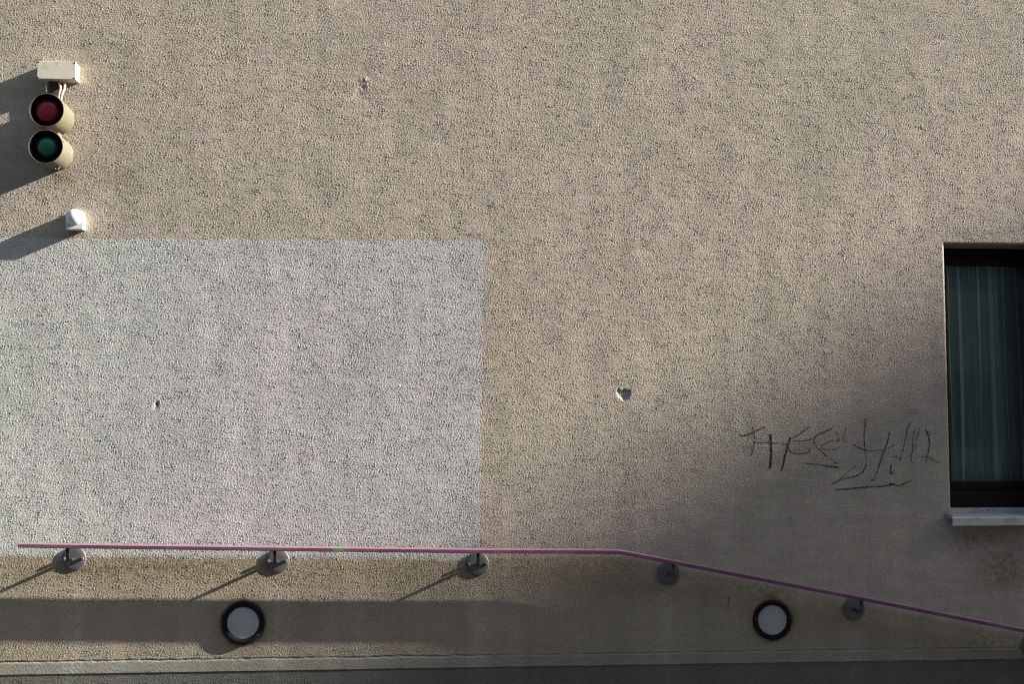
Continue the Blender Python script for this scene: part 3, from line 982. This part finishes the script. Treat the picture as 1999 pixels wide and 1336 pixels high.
# ------------------------------------------------------------------ white sensor
sp = .037
sx0, _ = at(127.9, 430, sp); sx1, _ = at(161.9, 430, sp)
_, sz0 = at(145, 447.5, sp); _, sz1 = at(145, 407.5, sp)
sr = (sx1 - sx0) / 2
scx = (sx0 + sx1) / 2
arc_c = sz1 - sr
sen = thing('motion_sensor', (scx, 0, sz0), 'small white domed sensor on the wall below the signal lamps', 'sensor')
bm = bmesh.new()
out = [(sx0, sz0), (sx1, sz0)] + [(scx + sr * math.cos(a), arc_c + sr * math.sin(a)) for a in np.linspace(0, math.pi, 28)]
layers = [(1.0, -.004), (1.0, sp - .003), (.985, sp - .0012), (.96, sp)]
mz = (sz0 + sz1) / 2
rg_ = [[bm.verts.new((scx + (x - scx) * s_, -p_, mz + (z - mz) * s_)) for x, z in out] for s_, p_ in layers]
for A, B in zip(rg_, rg_[1:]):
    for i in range(len(out)):
        j = (i + 1) % len(out)
        bm.faces.new((A[i], A[j], B[j], B[i]))
bm.faces.new(rg_[-1])
bm_obj('housing', bm, M['white'], sen, smooth=22)
bm = bmesh.new()
dr = sr * .985
pr_ = [(dr, sp - .002)]
for k_ in range(1, 17):
    a = k_ / 16 * math.pi / 2
    pr_.append((dr * math.cos(a) if k_ < 16 else 0, sp - .002 + dr * .68 * math.sin(a)))
add_lathe(bm, pr_, scx, arc_c, 48)
bm_obj('dome', bm, M['white'], sen)

# ------------------------------------------------------------------ round bulkhead lamps
def bulkhead(px, py, ro, ri, label, screws):
    cx, cz = at(px, py, .012)
    Ro, Ri = ro * MM * .997, ri * MM * .997
    t = thing('bulkhead_lamp', (cx, 0, cz), label, 'wall lamp', 'round wall lamps under the handrail')
    bm = bmesh.new()
    add_lathe(bm, [(Ro, -.006), (Ro, .009), (Ro - .002, .0125), (Ro - .006, .014), (Ri + .003, .0125), (Ri, .010), (Ri - .0005, .004)], cx, cz, 96)
    bm_obj('ring', bm, M['ring'], t)
    bm = bmesh.new()
    add_lathe(bm, [(Ri + .0002, .003), (Ri - .003, .0065), (Ri * .7, .0085), (Ri * .35, .0095), (0, .0098)], cx, cz, 64)
    bm_obj('diffuser', bm, M['frost'], t)
    for a in screws:
        rm_ = (Ro + Ri) / 2
        bm = bmesh.new()
        add_lathe(bm, [(.0026, .012), (.0026, .0146), (.0015, .0152), (0, .0152)], cx + rm_ * math.cos(R(a)), cz + rm_ * math.sin(R(a)), 10)
        bm_obj('screw', bm, M['steel'], t)
bulkhead(474, 1218, 40, 31, 'round frosted wall lamp with sooty black ring, below the left handrail', (-38,))
bulkhead(1508.8, 1212, 38.3, 29.8, 'round frosted wall lamp with clean black ring, under the sloping handrail', (176, 8))

# ------------------------------------------------------------------ ground in front of the wall
bm = bmesh.new()
xk = at(1215, 1080)[0]
prf = [(-400, 0), (xk, 0), (xk + 6.0, -1.2), (400, -1.2)]
rows = [[bm.verts.new((x, y, z)) for x, z in prf] for y in (-400, -3.004)]
for i in range(3):
    bm.faces.new((rows[0][i], rows[0][i + 1], rows[1][i + 1], rows[1][i]))
rows = [[bm.verts.new((x, y, z)) for x, z in prf] for y in (0.35, 400)]
for i in range(3):
    bm.faces.new((rows[0][i], rows[0][i + 1], rows[1][i + 1], rows[1][i]))
o = bm_obj('road', bm, M['asphalt'], None, smooth=0)
o['kind'] = 'structure'
bm = bmesh.new()
pv = [(-60, 0.12), (xk, 0.12), (xk + 6.0, -1.08), (60, -1.08)]
a_ = [bm.verts.new((x, .01, z)) for x, z in pv]; b__ = [bm.verts.new((x, -3.0, z)) for x, z in pv]; c__ = [bm.verts.new((x, -3.0, z - .14)) for x, z in pv]
for i in range(3):
    bm.faces.new((a_[i], a_[i + 1], b__[i + 1], b__[i]))
    bm.faces.new((b__[i], b__[i + 1], c__[i + 1], c__[i]))
o = bm_obj('pavement', bm, M['paving'], None, smooth=0)
o['kind'] = 'structure'

# ------------------------------------------------------------------ the building down the street whose roof line shades the lower right of the wall
TX, TZ = at(1420, 918)
BX = 62.0
tt = (BX - TX) / 7.5                      # distance from the wall plane at which the roof line passes this sun ray
RH_ = TZ + 3.4 * tt
SL = 0.85                                 # pitch of the roof, falling away from the wall
pk_y, ev_y = -5.6, -14.0
pk_z = RH_ + SL * (tt + pk_y)
ev_z = pk_z - SL * (pk_y - ev_y)
blk = thing('gabled_house', (BX, -12, -1.2), 'plain steep-gabled house far down the street, catching the low sun behind it', 'building')
bm = bmesh.new()
out_ = [(-1.2, -1.5), (ev_y, -1.5), (ev_y, ev_z - .3), (pk_y, pk_z - .3), (-1.2, pk_z - .3)]
A = [bm.verts.new((BX, y, z)) for y, z in out_]; B = [bm.verts.new((BX + 12, y, z)) for y, z in out_]
for i in range(5):
    bm.faces.new((A[i], A[(i + 1) % 5], B[(i + 1) % 5], B[i]))
bm.faces.new(A[::-1]); bm.faces.new(B)
bm_obj('walls', bm, M['far_wall'], blk, smooth=0)
bm = bmesh.new()
out_ = [(ev_y - .4, ev_z - .3 - .4 * SL), (pk_y, pk_z - .28), (-.9, pk_z - .28), (-.9, pk_z), (pk_y, pk_z), (ev_y - .4, ev_z - .4 * SL)]
A = [bm.verts.new((BX - .4, y, z)) for y, z in out_]; B = [bm.verts.new((BX + 12.4, y, z)) for y, z in out_]
for i in range(6):
    bm.faces.new((A[i], A[(i + 1) % 6], B[(i + 1) % 6], B[i]))
bm.faces.new(A[::-1]); bm.faces.new(B)
bm_obj('roof', bm, M['far_wall'], blk, smooth=0)
BH = ev_z
fl = 0
zz = 1.0
while zz < BH - 2.6:
    for yy in range(-13, -3, 3):
        bm = bmesh.new()
        add_box(bm, BX - .05, BX + .02, yy, yy + 1.3, zz, zz + 1.5)
        bm_obj('window', bm, M['far_glass'], blk, smooth=0)
    zz += 3.0

# ------------------------------------------------------------------ unseen row of houses behind the camera, added to cut sky light
opp = thing('unseen_terrace', (0, -17, 0), 'unseen row of flats across the street, added to cut sky light', 'building')
bm = bmesh.new()
add_box(bm, -34, 42, -29, -17, -1.5, 18.5)
bm_obj('walls', bm, M['far_wall'], opp, smooth=0)
bm = bmesh.new()
add_box(bm, -34.3, 42.3, -29.3, -16.7, 18.5, 18.9)
bm_obj('roof', bm, M['far_wall'], opp, smooth=0)
wme = None
for zz in (1.0, 4.2, 7.4, 10.6, 13.8):
    for xx in range(-32, 41, 3):
        if wme is None:
            bm = bmesh.new()
            add_box(bm, 0, 1.4, -.03, .04, 0, 1.5)
            wo_ = bm_obj('window', bm, M['far_glass'], opp, smooth=0, keep=True)
            wme = wo_.data
        else:
            wo_ = bpy.data.objects.new('window', wme); COL.objects.link(wo_); wo_.parent = opp
        wo_.location = (xx, 0, zz)

# unseen tall block added beyond the gabled house: it keeps the street in shade
shade_blk = thing('street_shade_block', (75, -30, -1.2), 'unseen tall block added to keep the street in shade', 'building')
bm = bmesh.new()
add_box(bm, 75, 92, -60, -11.75, -1.5, 38)
bm_obj('walls', bm, M['far_wall'], shade_blk, smooth=0)
bm = bmesh.new()
add_box(bm, 74.8, 92.2, -60.2, -11.7, 38, 38.5)
bm_obj('roof', bm, M['far_wall'], shade_blk, smooth=0)
